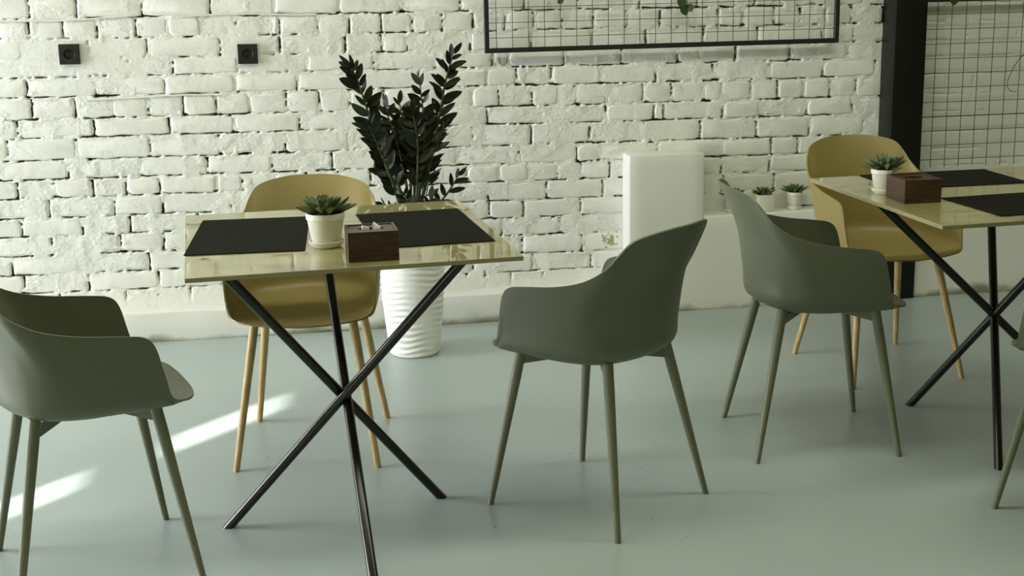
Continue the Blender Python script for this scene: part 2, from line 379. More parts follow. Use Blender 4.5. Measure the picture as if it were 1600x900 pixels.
# mortar surface as real relief
def mortar_mesh(xa, xb, za, zb, dx, dz):
    nx, nz = int((xb - xa) / dx) + 1, int((zb - za) / dz) + 1
    gx = np.linspace(xa, xb, nx); gz = np.linspace(za, zb, nz)
    X, Z = np.meshgrid(gx, gz, indexing='ij')
    zr = Z - SL * (X + 0.33)
    below = np.full(X.shape, 9.0); beside = np.full(X.shape, 9.0); inside = np.zeros(X.shape, bool)
    for i in range(16):
        zt, zb_ = ZJ[i], ZJ[i + 1]
        m = (zr <= zt) & (zr > zb_ - 0.0)
        # joint strip occupies the lowest 11 mm of a course
        h = zr - zb_
        below = np.where(m, h, below)
        js = np.array(rows[i]); k = np.searchsorted(js, X[:, 0])
        k = np.clip(k, 1, len(js) - 1)
        dn = np.minimum(np.abs(X[:, 0] - js[k - 1]), np.abs(X[:, 0] - js[k]))
        sd = np.where(np.abs(X[:, 0] - js[k - 1]) < np.abs(X[:, 0] - js[k]), X[:, 0] - js[k - 1], X[:, 0] - js[k])
        beside = np.where(m, sd[:, None] * np.ones_like(Z), beside)
    sm = smoothzone(X, Z)
    n_a = vnoise(X, Z, 0.010, 1); n_b = vnoise(X, Z, 0.035, 2); n_c = vnoise(X, Z, 0.004, 3); n_l = vnoise(X, Z, 0.12, 9)
    H = 0.0041 - 0.0122 * (n_b * 0.55 + n_l * 0.45) * (0.35 + 0.65 * n_a) + 0.0050 * (n_a - 0.5) + 0.0026 * (n_c - 0.5)   # depth behind the face, metres
    # grooves: thin and broken along the underside of the bricks and at their ends
    w1 = vnoise(X, Z * 0.35, 0.055, 4) * 0.65 + vnoise(X, Z, 0.014, 5) * 0.35
    w2 = vnoise(X * 0.6, Z, 0.05, 6) * 0.6 + vnoise(X, Z, 0.012, 7) * 0.4
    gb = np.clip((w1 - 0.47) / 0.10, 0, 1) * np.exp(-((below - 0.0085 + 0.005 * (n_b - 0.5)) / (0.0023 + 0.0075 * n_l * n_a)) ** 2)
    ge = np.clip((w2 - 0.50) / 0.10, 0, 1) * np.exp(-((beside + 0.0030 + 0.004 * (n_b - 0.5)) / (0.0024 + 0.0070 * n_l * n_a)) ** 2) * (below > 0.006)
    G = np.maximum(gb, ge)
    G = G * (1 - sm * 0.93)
    H = H * (1 - sm) + sm * (-0.0025 + 0.0016 * (n_b - 0.5))
    H = H + 0.024 * G
    # deeper holes where a corner is broken off
    for hx, hz, rx, rz in ((-0.655, 0.852, 0.014, 0.008), (-1.05, 0.735, 0.014, 0.012), (-0.79, 0.735, 0.010, 0.022), (-0.245, 0.745, 0.012, 0.016), (-0.24, 0.86, 0.010, 0.03),
                           (0.80, 0.935, 0.022, 0.006), (0.843, 0.205, 0.028, 0.006), (0.815, 0.425, 0.010, 0.02), (-0.585, 0.31, 0.030, 0.006), (-0.49, 0.335, 0.010, 0.015),
                           (-0.475, 0.60, 0.016, 0.012), (1.06, 0.40, 0.008, 0.015), (1.48, 0.705, 0.014, 0.005), (1.79, 0.725, 0.012, 0.012), (0.69, 0.19, 0.006, 0.018)):
        q = np.clip(1.25 - ((X - hx) / rx) ** 2 - ((Z - hz) / rz) ** 2 + 0.5 * (n_a - 0.5), 0, 1)
        H = H + 0.022 * q; G = np.maximum(G, q)
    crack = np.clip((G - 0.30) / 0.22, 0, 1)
    co = np.stack([X, YW + H, Z], -1).reshape(-1, 3)
    me = bpy.data.meshes.new('wall_back')
    idx = np.arange(nx * nz).reshape(nx, nz)
    q = np.stack([idx[:-1, :-1], idx[1:, :-1], idx[1:, 1:], idx[:-1, 1:]], -1).reshape(-1, 4)
    me.vertices.add(len(co)); me.vertices.foreach_set('co', co.ravel())
    me.loops.add(q.size); me.loops.foreach_set('vertex_index', q.ravel().astype(np.int32))
    me.polygons.add(len(q)); me.polygons.foreach_set('loop_start', np.arange(0, q.size, 4, dtype=np.int32)); me.polygons.foreach_set('loop_total', np.full(len(q), 4, np.int32))
    me.update(calc_edges=True)
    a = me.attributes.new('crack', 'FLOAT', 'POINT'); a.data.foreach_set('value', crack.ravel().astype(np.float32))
    me.polygons.foreach_set('use_smooth', [True] * len(me.polygons))
    return me
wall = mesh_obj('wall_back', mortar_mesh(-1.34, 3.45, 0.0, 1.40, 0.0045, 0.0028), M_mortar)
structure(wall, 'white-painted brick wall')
bm = bmesh.new()
add_box(bm, (XL, YW + 0.035, 0), (XR, YW + 0.3, ZC))
add_box(bm, (XL, YW + 0.006, 0), (-1.34, YW + 0.035, ZC)); add_box(bm, (3.45, YW + 0.006, 0), (XR, YW + 0.035, ZC)); add_box(bm, (-1.34, YW + 0.006, 1.40), (3.45, YW + 0.035, ZC))
from_bm('wall_core', bm, M_pier, wall)

# brick meshes
def add_brick(bm, L, H, seed, cx=0, cy=0, cz=0, rot=0.0, segs=(8, 3)):
    r = random.Random(seed)
    hl, hh = L / 2, H / 2
    cr = [r.uniform(0.004, 0.018) * (1.5 if r.random() < 0.2 else 1) for _ in range(4)]
    pts = []
    def jit(s): return r.uniform(-s, s)
    corners = ((hl, -hh, 0), (hl, hh, 1), (-hl, hh, 2), (-hl, -hh, 3))
    nl, ns = segs
    for q in range(4):
        sx, sz = ((1, -1), (1, 1), (-1, 1), (-1, -1))[q]; c = cr[q]
        ang0 = (-90, 0, 90, 180)[q]
        ccx, ccz = sx * (hl - c), sz * (hh - c)
        for k in range(3):
            a = math.radians(ang0 + 45 * k); pts.append([ccx + c * math.cos(a), ccz + c * math.sin(a)])
        n = ns if q in (0, 2) else nl
        nsx, nsz = ((1, 1), (-1, 1), (-1, -1), (1, -1))[q]; c2 = cr[(q + 1) % 4]
        ex, ez = nsx * (hl - c2), nsz * (hh - c2)
        end = (hl, ez) if q == 0 else (ex, hh) if q == 1 else (-hl, ez) if q == 2 else (ex, -hh)
        st = pts[-1][:]
        for k in range(1, n):
            t = k / n; pts.append([st[0] + (end[0] - st[0]) * t, st[1] + (end[1] - st[1]) * t])
    ph = [r.uniform(0, 6.28) for _ in range(4)]
    pts = [[x + jit(0.0016) + 0.0015 * math.sin(z * 90 + ph[0]), z + jit(0.0016) + 0.0016 * math.sin(x * 50 + ph[1]) + 0.001 * math.sin(x * 120 + ph[2])] for x, z in pts]
    rings = []
    bow = r.uniform(-0.002, 0.002)
    for inset, dep in ((0.0, 0.028), (0.0, 0.0045), (0.0022, 0.0012), (0.008, 0.0)):
        ring = []
        for x, z in pts:
            fx, fz = 1 - inset / hl, 1 - inset / hh
            y = dep + (jit(0.0010) if dep < 0.01 else 0) + (bow * (x / hl) ** 2)
            X_, Z_ = x * fx, z * fz
            ring.append(bm.verts.new((cx + X_ * math.cos(rot) - Z_ * math.sin(rot), cy + y, cz + X_ * math.sin(rot) + Z_ * math.cos(rot))))
        rings.append(ring)
    n = len(pts)
    for A, B in zip(rings, rings[1:]):
        for k in range(n): bm.faces.new((A[k], A[(k + 1) % n], B[(k + 1) % n], B[k]))
    bm.faces.new(rings[-1])
variants = {}
def brick_mesh(L, H):
    key = (round(L / 0.03), rb.randrange(5))
    if key not in variants:
        bm = bmesh.new(); Lk = key[0] * 0.03
        add_brick(bm, Lk, 0.065, 100 * key[0] + key[1], segs=(max(3, int(Lk / 0.03)), 3))
        bmesh.ops.recalc_face_normals(bm, faces=bm.faces)
        me = bpy.data.meshes.new('brick'); bm.to_mesh(me); bm.free()
        shade(me, 180); me.materials.append(M_brick); variants[key] = me
    return variants[key], L / (key[0] * 0.03)
cands, rest = [], []
for i, xs in enumerate(rows):
    for a, b in zip(xs, xs[1:]):
        if PX0 + 0.01 < a and b < PX1 - 0.01: continue
        xm = (a + b) / 2; zt, zb_ = zj(i, xm), zj(i + 1, xm)
        e = (xm, (zt + zb_) / 2 + 0.004, b - a - 0.007 - rb.uniform(0, 0.006), zt - zb_ - 0.009 - rb.uniform(0, 0.003))
        if zb_ < 0.10 or (xm > 1.36 and zt < 0.40): continue
        (cands if seen(a, b, i) else rest).append(e)
cands.sort(key=lambda e: -e[2]); rest += cands[298:]; cands = cands[:298]
sz = lambda x, z: float(smoothzone(np.array([x]), np.array([z]))[0])
for (x, z, L, H) in cands:
    me, sx = brick_mesh(L, H)
    o = bpy.data.objects.new('brick', me); link(o, wall)
    s = sz(x, z)
    o.location = (x, YW - rb.uniform(-0.0005, 0.0036) * (1 - s) + 0.0035 * s, z)
    o.scale = (sx, 1, H / 0.065 * rb.uniform(0.98, 1.02))
    o.rotation_euler = (rb.uniform(-0.02, 0.02) * (1 - s), rb.uniform(-0.006, 0.006) - SL, rb.uniform(-0.008, 0.008) * (1 - s))
bm = bmesh.new(); k = 0
for (x, z, L, H) in rest:
    k += 1; add_brick(bm, L, H, 5000 + k, x, YW - 0.002, z, SL, (6, 2))
for c in range(25):     # courses above the picture
    z0 = 1.351 + 0.077 * c; x = XL + 0.05 + rb.uniform(0, 0.1); hd = c % 4 == 3
    while x < XR - 0.3:
        L = (0.125 if hd else 0.25) * rb.uniform(0.95, 1.05); k += 1
        zc = z0 + 0.0385 + 0.005 + SL * (x + 0.33)
        if not (x + L > PX0 and x < PX1) and zc < ZC - 0.05: add_brick(bm, L - 0.009, 0.066, 9000 + k, x + L / 2, YW - 0.002, zc, SL, (4, 2))
        x += L
field = from_bm('brick_field', bm, M_brick, wall, 180); field['kind'] = 'stuff'

# plinth, pier, ledges, post
def rough_box(name, lo, hi, mat, amp=0.004, res=0.03, label=None, flush=None):
    bm = bmesh.new(); add_box(bm, lo, hi)
    for ax in (0, 1, 2):
        n = int((hi[ax] - lo[ax]) / res)
        for k in range(1, n):
            co = Vector(lo); co[ax] = lo[ax] + (hi[ax] - lo[ax]) * k / n
            no = Vector((0, 0, 0)); no[ax] = 1
            bmesh.ops.bisect_plane(bm, geom=bm.verts[:] + bm.edges[:] + bm.faces[:], plane_co=co, plane_no=no)
    es = [e for e in bm.edges if e.is_manifold and e.calc_face_angle(0) > 1.0]
    if flush is not None: es = [e for e in es if not all(abs(v.co.x - flush) < 1e-4 and v.co.z < 0.405 for v in e.verts)]
    bmesh.ops.bevel(bm, geom=es, offset=min(0.006, res / 3), segments=2, profile=0.5, affect='EDGES')
    for v in bm.verts:
        d = noise.noise_vector(v.co * 5.0) * amp + noise.noise_vector(v.co * 17.0) * amp * 0.3
        v.co += d
        if v.co.z < 0.004: v.co.z = 0.0
    o = from_bm(name, bm, mat, None, 50)
    return structure(o, label)
rough_box('baseboard_back', (XL, 5.495, 0.0), (1.357, YW + 0.012, 0.122), M_plaster, 0.006, 0.045, 'white plaster plinth along the foot of the brick wall')
rough_box('trim_1', (1.359, 5.49, 0.0), (1.680, YW + 0.012, 0.669), M_plaster, 0.0018, 0.05, 'white-painted boxed pier standing against the brick wall', 1.680)
rough_box('trim_2', (1.680, 5.49, 0.0), (PX0 - 0.001, YW + 0.012, 0.403), M_plaster, 0.0018, 0.05, 'low white ledge between the pier and the black post', 1.680)
rough_box('trim_3', (PX1 + 0.001, 5.492, 0.0), (XR, YW + 0.012, 0.415), M_plaster, 0.003, 0.06, 'low white ledge to the right of the black post')
structure(box('trim_4', (PX0, 5.47, 0.0), (PX1, YW + 0.03, ZC), M_post, None, 0.004), 'black steel post')

# ================================================================ CHAIRS
HALF = [  # rim, flare, wall, hip, turn, seat, spine   (x forward, y side, z up), from the middle of the back round to the lip
 [(-0.285,0,0.808),(-0.252,0,0.738),(-0.223,0,0.655),(-0.206,0,0.54),(-0.196,0,0.47),(-0.13,0,0.44),(-0.07,0,0.436)],
 [(-0.272,0.087,0.805),(-0.24,0.089,0.736),(-0.207,0.088,0.655),(-0.189,0.088,0.538),(-0.18,0.083,0.469),(-0.127,0.045,0.439),(-0.06,0,0.436)],
 [(-0.233,0.164,0.787),(-0.2,0.161,0.723),(-0.17,0.158,0.645),(-0.151,0.153,0.53),(-0.147,0.146,0.467),(-0.115,0.085,0.439),(-0.05,0,0.436)],
 [(-0.206,0.192,0.753),(-0.18,0.19,0.696),(-0.142,0.188,0.62),(-0.1212,0.183,0.522),(-0.118,0.173,0.465),(-0.09,0.115,0.438),(-0.04,0,0.436)],
 [(-0.172,0.207,0.711),(-0.148,0.206,0.665),(-0.117,0.205,0.6),(-0.0895,0.201,0.514),(-0.085,0.189,0.464),(-0.065,0.13,0.438),(-0.03,0,0.436)],
 [(-0.112,0.217,0.675),(-0.098,0.217,0.635),(-0.083,0.215,0.59),(-0.055,0.21,0.509),(-0.05,0.198,0.463),(-0.035,0.14,0.438),(-0.01,0,0.436)],
 [(-0.027,0.223,0.653),(-0.017,0.223,0.625),(-0.012,0.221,0.585),(0,0.216,0.507),(0,0.204,0.462),(0,0.145,0.438),(0.01,0,0.436)],
 [(0.068,0.225,0.641),(0.073,0.225,0.617),(0.077,0.223,0.58),(0.082,0.218,0.506),(0.082,0.206,0.461),(0.06,0.14,0.438),(0.04,0,0.436)],
 [(0.12,0.225,0.631),(0.121,0.225,0.606),(0.122,0.223,0.57),(0.126,0.217,0.505),(0.126,0.206,0.46),(0.09,0.14,0.439),(0.06,0,0.436)],
 [(0.144,0.224,0.603),(0.144,0.223,0.578),(0.145,0.221,0.545),(0.148,0.215,0.498),(0.148,0.205,0.459),(0.11,0.14,0.439),(0.075,0,0.436)],
 [(0.16,0.22,0.535),(0.16,0.219,0.52),(0.16,0.217,0.503),(0.162,0.212,0.48),(0.163,0.203,0.457),(0.13,0.14,0.44),(0.09,0,0.436)],
 [(0.178,0.211,0.474),(0.178,0.209,0.469),(0.177,0.206,0.464),(0.177,0.202,0.459),(0.176,0.195,0.454),(0.15,0.135,0.442),(0.1,0,0.437)],
 [(0.212,0.19,0.459),(0.209,0.187,0.458),(0.205,0.182,0.456),(0.2,0.176,0.454),(0.192,0.168,0.452),(0.165,0.12,0.444),(0.11,0,0.437)],
 [(0.238,0.152,0.455),(0.234,0.149,0.455),(0.229,0.144,0.454),(0.222,0.137,0.453),(0.212,0.126,0.452),(0.18,0.09,0.445),(0.12,0,0.437)],
 [(0.252,0.08,0.449),(0.248,0.078,0.449),(0.243,0.076,0.449),(0.234,0.073,0.449),(0.222,0.068,0.448),(0.19,0.045,0.444),(0.13,0,0.438)],
 [(0.256,0,0.446),(0.252,0,0.446),(0.247,0,0.446),(0.238,0,0.446),(0.225,0,0.446),(0.195,0,0.443),(0.14,0,0.439)]]
def shell_mesh():
    H = np.array(HALF)                                   # 16 x 7 x 3
    Lft = H.copy(); Rgt = H[:0:-1].copy(); Rgt[..., 1] *= -1
    full = np.concatenate([Rgt, Lft], 0)                 # lip middle -> right -> back -> left -> lip middle
    up = np.stack([catmull(full[:, j], 4) for j in range(7)], 1)
    up = np.stack([catmull(up[i], 4) for i in range(len(up))], 0)
    ni, nj = up.shape[:2]
    bm = bmesh.new()
    V = [[bm.verts.new(up[i, j]) for j in range(nj)] for i in range(ni)]
    for i in range(ni - 1):
        for j in range(nj - 1):
            bm.faces.new((V[i][j], V[i + 1][j], V[i + 1][j + 1], V[i][j + 1]))
    bmesh.ops.remove_doubles(bm, verts=bm.verts, dist=0.0006)
    # close the seam along the spine
    bmesh.ops.recalc_face_normals(bm, faces=bm.faces)
    b = [e for e in bm.edges if e.is_boundary]
    spine = [e for e in b if all(abs(v.co.y) < 1e-3 and v.co.z < 0.439 and v.co.x < 0.142 for v in e.verts)]
    if spine:
        try: bmesh.ops.holes_fill(bm, edges=spine, sides=0)
        except Exception: pass
    up_face = max(bm.faces, key=lambda f: f.calc_area() if f.calc_center_median().z < 0.45 else 0)
    me = bpy.data.meshes.new('shell'); bm.to_mesh(me); bm.free()
    shade(me, 180)
    return me
def orient_up(me):
    """seat faces point up, so the thickness grows downwards and outwards"""
    s = sum(p.normal.z * p.area for p in me.polygons if 0.43 < p.center.z < 0.45)
    if s < 0: me.flip_normals()
shell_grey = shell_mesh(); orient_up(shell_grey)
def solid(me, th):
    bm = bmesh.new(); bm.from_mesh(me)
    # thicken: copy of the sheet pushed along the reversed normals, joined round the rim
    bm.normal_update(); bm.verts.ensure_lookup_table()
    n0 = len(bm.verts); old = list(bm.verts); of = list(bm.faces); mp = {}
    for v in old: mp[v] = bm.verts.new(v.co - v.normal * th)
    bd = [(e.verts[0], e.verts[1]) for e in bm.edges if e.is_boundary]
    for f in of: bm.faces.new([mp[v] for v in reversed(f.verts)])
    for a, b in bd:
        try: bm.faces.new((a, b, mp[b], mp[a]))
        except ValueError: pass
    bmesh.ops.recalc_face_normals(bm, faces=bm.faces)
    out = bpy.data.meshes.new(me.name); bm.to_mesh(out); bm.free(); shade(out, 50); return out
shell_grey = solid(shell_grey, 0.005)
shell_tan = shell_grey.copy()
shell_grey.materials.append(M_grey); shell_tan.materials.append(M_tan)
def make_chair(name, style):
    t = thing(name, '', 'chair')
    grey = style == 'grey'
    mesh_obj('shell', shell_grey if grey else shell_tan, None, t)
    lm = M_grey_legs if grey else M_oak
    fx, fy = (0.2155, 0.2115) if grey else (0.229, 0.2105)
    for sx in (1, -1):
        for sy in (1, -1):
            if grey:
                top = Vector((0.146 if sx > 0 else -0.128, 0.150 * sy if sx > 0 else 0.133 * sy, 0.440 if sx > 0 else 0.450)); r0, r1 = 0.0145, 0.0085
            else:
                top = Vector((0.125 if sx > 0 else -0.125, 0.145 * sy, 0.434)); r0, r1 = 0.0135, 0.0095
            foot = Vector((fx * sx, fy * sy, 0.0))
            bm = bmesh.new(); pts = [foot + (top - foot) * k / 6 for k in range(7)]
            add_tube(bm, pts, [r1 + (r0 - r1) * min(1, k / 5.0) for k in range(7)], 16, True)
            from_bm('leg', bm, lm, t, 50)
    bm = bmesh.new()      # flat brackets from each leg to a plate under the seat
    for sx in (1, -1):
        for sy in (1, -1):
            a = Vector((0.148 * sx, 0.150 * sy, 0)) if sx > 0 else Vector((-0.130, 0.135 * sy, 0)); b = Vector((0.03 * sx, 0.03 * sy, 0))
            d = (b - a).normalized(); n = Vector((-d.y, d.x, 0)) * 0.008
            zt = (0.430 if sx > 0 else 0.428)
            if not grey: a = Vector((0.125 * sx, 0.145 * sy, 0))
            q = [(a, zt - (0.026 if grey else 0.012)), (a, zt), (b, zt), (b, zt - 0.008)]
            lo = [bm.verts.new((p.x + n.x, p.y + n.y, z)) for p, z in q]; hi = [bm.verts.new((p.x - n.x, p.y - n.y, z)) for p, z in q]
            bm.faces.new(lo); bm.faces.new(hi[::-1])
            for k in range(4): bm.faces.new((lo[k], lo[(k + 1) % 4], hi[(k + 1) % 4], hi[k]))
    add_box(bm, (-0.06, -0.06, 0.420), (0.06, 0.06, 0.432))
    from_bm('underframe', bm, lm if grey else M_black, t, 30)
    return t
def dup(root, loc, rz, label, group=None):
    r = root.copy(); link(r); r.location = loc; r.rotation_euler = (0, 0, rz); r['label'] = label
    if group: r['group'] = group
    for ch in root.children:
        c = ch.copy(); link(c); c.parent = r; c.matrix_parent_inverse = ch.matrix_parent_inverse.copy()
        for g in ch.children:
            d = g.copy(); link(d); d.parent = c
    return r
def put(o, loc, rz, label, group=None):
    o.location = loc; o.rotation_euler = (0, 0, rz); o['label'] = label
    if group: o['group'] = group
    return o
gs = 'sage grey moulded armchairs'; ts = 'mustard tan moulded armchairs'
ga = make_chair('dining_chair', 'grey'); ta = make_chair('dining_chair', 'tan')
put(ga, (-0.543, 3.363, 0), 0.291, 'sage grey moulded armchair cut off by the left edge, facing the left table', gs)
dup(ga, (0.786, 3.527, 0), PI - 0.852, 'sage grey moulded armchair seen from behind in the middle, right of the left table', gs)
dup(ga, (1.535, 3.893, 0), -0.076, 'sage grey moulded armchair in profile, in front of the white ledge with small pots', gs)
dup(ga, (2.092, 3.125, 0), 1.97, 'sage grey armchair with only one arm and leg showing at the right edge', gs)
put(ta, (0.020, 4.156, 0), -0.134 - PI / 2, 'mustard tan moulded armchair behind the left table, beside the tall planter', ts)
dup(ta, (2.049, 4.562, 0), 0.092 - PI / 2, 'mustard tan moulded armchair behind the right-hand table, in front of the black post', ts)

# ================================================================ TABLES
def make_table(label, loc, rz, feet, tops, crossing=None):
    t = thing('dining_table', label, 'table', loc, rz, 'square tables with crossed black rod legs')
    w, d = 0.819, 0.858
    bm = bmesh.new(); add_box(bm, (-w / 2, -d / 2, 0.7385), (w / 2, d / 2, 0.750), 0.0008, 1)
    o = from_bm('tabletop', bm, M_top, t, 30); o.data.materials.append(M_edge)
    for p in o.data.polygons:
        if abs(p.normal.z) < 0.5: p.material_index = 1
    for f, p in zip(feet, tops):
        tube('leg', [(f[0], f[1], 0.0), (p[0], p[1], 0.7375)], 0.0128, M_black, t, 20, True)
    bm = bmesh.new()
    add_box(bm, (min(p[0] for p in tops) * 0.8, -0.05, 0.7305), (max(p[0] for p in tops) * 0.8, 0.05, 0.7380))
    from_bm('top_plate', bm, M_black, t)
    return t
T1 = ((0.113, 3.705, 0), 0.063); T2 = ((2.090, 3.852, 0), 0.049)
make_table('square glossy pale table on crossed black rods, the left and nearer table', T1[0], T1[1],
           [(0.239, -0.092), (-0.350, -0.148), (-0.018, -0.640)], [(-0.318, -0.335), (0.287, -0.325), (-0.030, 0.220)])
make_table('square glossy pale table on crossed black rods, cut off by the right edge', T2[0], T2[1],
           [(0.400, -0.050), (-0.105, 0.263), (-0.137, -0.334)], [(-0.369, 0.026), (0.136, -0.286), (0.168, 0.310)])
def tw(T, x, y, z=0.7505):
    (tx, ty, _), a = T; c, s = math.cos(a), math.sin(a)
    return Vector((tx + c * x - s * y, ty + s * x + c * y, z))
def placemat(T, x, y, w, d, rz, label, curl=0.0):
    bm = bmesh.new(); n = 14
    g = [[bm.verts.new((-w / 2 + w * i / n, -d / 2 + d * j / n, 0)) for j in range(n + 1)] for i in range(n + 1)]
    for i in range(n):
        for j in range(n): bm.faces.new((g[i][j], g[i + 1][j], g[i + 1][j + 1], g[i][j + 1]))
    bmesh.ops.recalc_face_normals(bm, faces=bm.faces)
    ext = bmesh.ops.extrude_face_region(bm, geom=bm.faces[:])
    for v in ext['geom']:
        if isinstance(v, bmesh.types.BMVert): v.co.z += 0.0022
    for v in bm.verts:
        if curl: v.co.z += curl * max(0, (v.co.x / w + 0.5) * 1.0 + (-v.co.y / d + 0.5) - 1.55) ** 2 * 4
    o = from_bm('placemat', bm, M_mat, None, 40)
    o.location = tw(T, x, y); o.rotation_euler = (0, 0, T[1] + rz)
    return tag(o, label, 'placemat', 'charcoal placemats')
placemat(T1, -0.235, 0.062, 0.305, 0.485, -0.107, 'charcoal placemat on the left side of the left table')
placemat(T1, 0.228, 0.022, 0.300, 0.505, 0.012, 'charcoal placemat on the right side of the left table, under the wooden box')
placemat(T2, 0.025, -0.195, 0.450, 0.310, 0.035, 'charcoal placemat at the near edge of the right-hand table', 0.0)
placemat(T2, -0.022, 0.275, 0.440, 0.290, -0.03, 'charcoal placemat at the far edge of the right-hand table, behind the box')

# ================================================================ SMALL THINGS
def tissue_box(T, x, y, rz, w, d, h, label):
    t = thing('tissue_box', label, 'tissue box', tw(T, x, y), T[1] + rz, 'dark wooden tissue boxes')
    bm = bmesh.new(); th = 0.007
    add_box(bm, (-w / 2, -d / 2, 0), (w / 2, d / 2, 0.006))
    add_box(bm, (-w / 2, -d / 2, 0.006), (w / 2, -d / 2 + th, h)); add_box(bm, (-w / 2, d / 2 - th, 0.006), (w / 2, d / 2, h))
    add_box(bm, (-w / 2, -d / 2 + th, 0.006), (-w / 2 + th, d / 2 - th, h)); add_box(bm, (w / 2 - th, -d / 2 + th, 0.006), (w / 2, d / 2 - th, h))
    from_bm('body', bm, M_walnut, t, 30)
    # lid with an oval slot, set just under the rim
    bm = bmesh.new(); n = 28; a, b = w / 2 - th - 0.0005, d / 2 - th - 0.0005; z1, z0 = h - 0.002, h - 0.007
    def rect(u):
        c, s = math.cos(u), math.sin(u); k = min(a / abs(c) if abs(c) > 1e-6 else 9, b / abs(s) if abs(s) > 1e-6 else 9); return c * k, s * k
    oi = [bm.verts.new((w * 0.27 * math.cos(2 * PI * k / n), d * 0.13 * math.sin(2 * PI * k / n), z1)) for k in range(n)]
    oo = [bm.verts.new((*rect(2 * PI * k / n), z1)) for k in range(n)]
    pi = [bm.verts.new((v.co.x, v.co.y, z0)) for v in oi]; po = [bm.verts.new((v.co.x, v.co.y, z0)) for v in oo]
    for k in range(n):
        k2 = (k + 1) % n
        bm.faces.new((oi[k], oi[k2], oo[k2], oo[k])); bm.faces.new((pi[k], po[k], po[k2], pi[k2])); bm.faces.new((oi[k], pi[k], pi[k2], oi[k2])); bm.faces.new((oo[k], oo[k2], po[k2], po[k]))
    from_bm('lid', bm, M_walnut, t, 30)
    return t
def tissue(T, x, y, z, rz, L, hgt, label):
    bm = bmesh.new()
    A = [(-L / 2, 0, -0.012), (L / 2, 0.002, -0.012), (L * 0.42, 0.004, 0.001), (-L * 0.42, 0.006, hgt), (-L * 0.48, 0.003, hgt * 0.6)]
    f = [bm.verts.new(p) for p in A]; g = [bm.verts.new((p[0] * 0.96, p[1] - 0.0035 - 0.002 * (p[2] > 0), p[2] * 0.95)) for p in A]
    bm.faces.new(f); bm.faces.new(g[::-1])
    for k in range(5): bm.faces.new((f[k], f[(k + 1) % 5], g[(k + 1) % 5], g[k]))
    o = from_bm('paper_tissue', bm, M_paper, None, 30)
    o.location = tw(T, x, y, z); o.rotation_euler = (0, 0, T[1] + rz)
    return tag(o, label, 'tissue')
tissue_box(T1, 0.047, -0.322, -0.03, 0.124, 0.112, 0.074, 'dark wooden tissue box with white tissue tips on the left table')
tissue(T1, 0.035, -0.316, 0.8225, 0.1, 0.020, 0.007, 'left of the two white tissue tips in the box on the left table')
tissue(T1, 0.062, -0.312, 0.8225, -0.5, 0.022, 0.013, 'right, taller of the two white tissue tips in the box on the left table')
tissue_box(T2, -0.291, -0.040, -0.05, 0.113, 0.128, 0.069, 'dark wooden tissue box on the right-hand table, nothing sticking out')

def leaf_mesh(name, L, W, th, tipup, cup, mat, n=7, base=0.35):
    """leaf along +x, lying in xy, curved in z"""
    bm = bmesh.new(); rows_ = []
    for i in range(n + 1):
        t = i / n
        w = W / 2 * (math.sin(PI * min(1, t) ** base * 0.97) ** 0.8 if t < 1 else 0.0) if name != 'leaf_pointed' else W / 2 * max(0.02, (0.35 + 0.65 * math.sin(PI * 0.5 * min(1, t / 0.62)))) * (1 if t < 0.62 else math.cos(PI / 2 * ((t - 0.62) / 0.38)) ** 0.9)
        w = max(w, 0.0004); z = tipup * t * t * L; x = L * t
        rows_.append([bm.verts.new((x, -w, z + cup * w)), bm.verts.new((x, 0, z - th * 0.35 * math.sin(PI * t))), bm.verts.new((x, w, z + cup * w)), bm.verts.new((x, 0, z - th * (0.3 + 0.7 * math.sin(PI * t))))])
    for A, B in zip(rows_, rows_[1:]):
        for k in range(4): bm.faces.new((A[k], B[k], B[(k + 1) % 4], A[(k + 1) % 4]))
    bm.faces.new(rows_[0]); bm.faces.new(rows_[-1][::-1])
    bmesh.ops.recalc_face_normals(bm, faces=bm.faces)
    me = bpy.data.meshes.new('leaf'); bm.to_mesh(me); bm.free(); shade(me, 60); me.materials.append(mat); return me
succ_leaf = leaf_mesh('leaf_pointed', 1.0, 0.36, 0.10, 0.22, 0.30, M_succ, 7)
def rosette(parent, z, R, n, seed, spike=False):
    r = random.Random(seed); core = lathe('crown', [(0, z - 0.012), (R * 0.22, z - 0.012), (R * 0.26, z), (R * 0.18, z + R * 0.14), (0, z + R * 0.22)], M_succ_core, parent, 12)
    for k in range(n):
        f = k / n; a = k * 2.39996 + r.uniform(-0.15, 0.15)
        L = R * (1.0 - 0.62 * f) * r.uniform(0.9, 1.08)
        el = math.radians(2 + 66 * f ** 1.5 + r.uniform(-5, 5))
        o = bpy.data.objects.new('leaf', succ_leaf); link(o, core)
        o.location = (0.10 * R * math.cos(a), 0.10 * R * math.sin(a), z - 0.002 + R * 0.14 * f)
        wd = 0.78 if spike else 1.15
        o.scale = (L, L * wd * (1.0 + 0.25 * f), L)
        o.rotation_euler = Matrix.Rotation(a, 3, 'Z').to_euler()
        mrot = Matrix.Rotation(a, 3, 'Z') @ Matrix.Rotation(-el, 3, 'Y') @ Matrix.Rotation(r.uniform(-0.2, 0.2), 3, 'X')
        o.rotation_euler = mrot.to_euler()
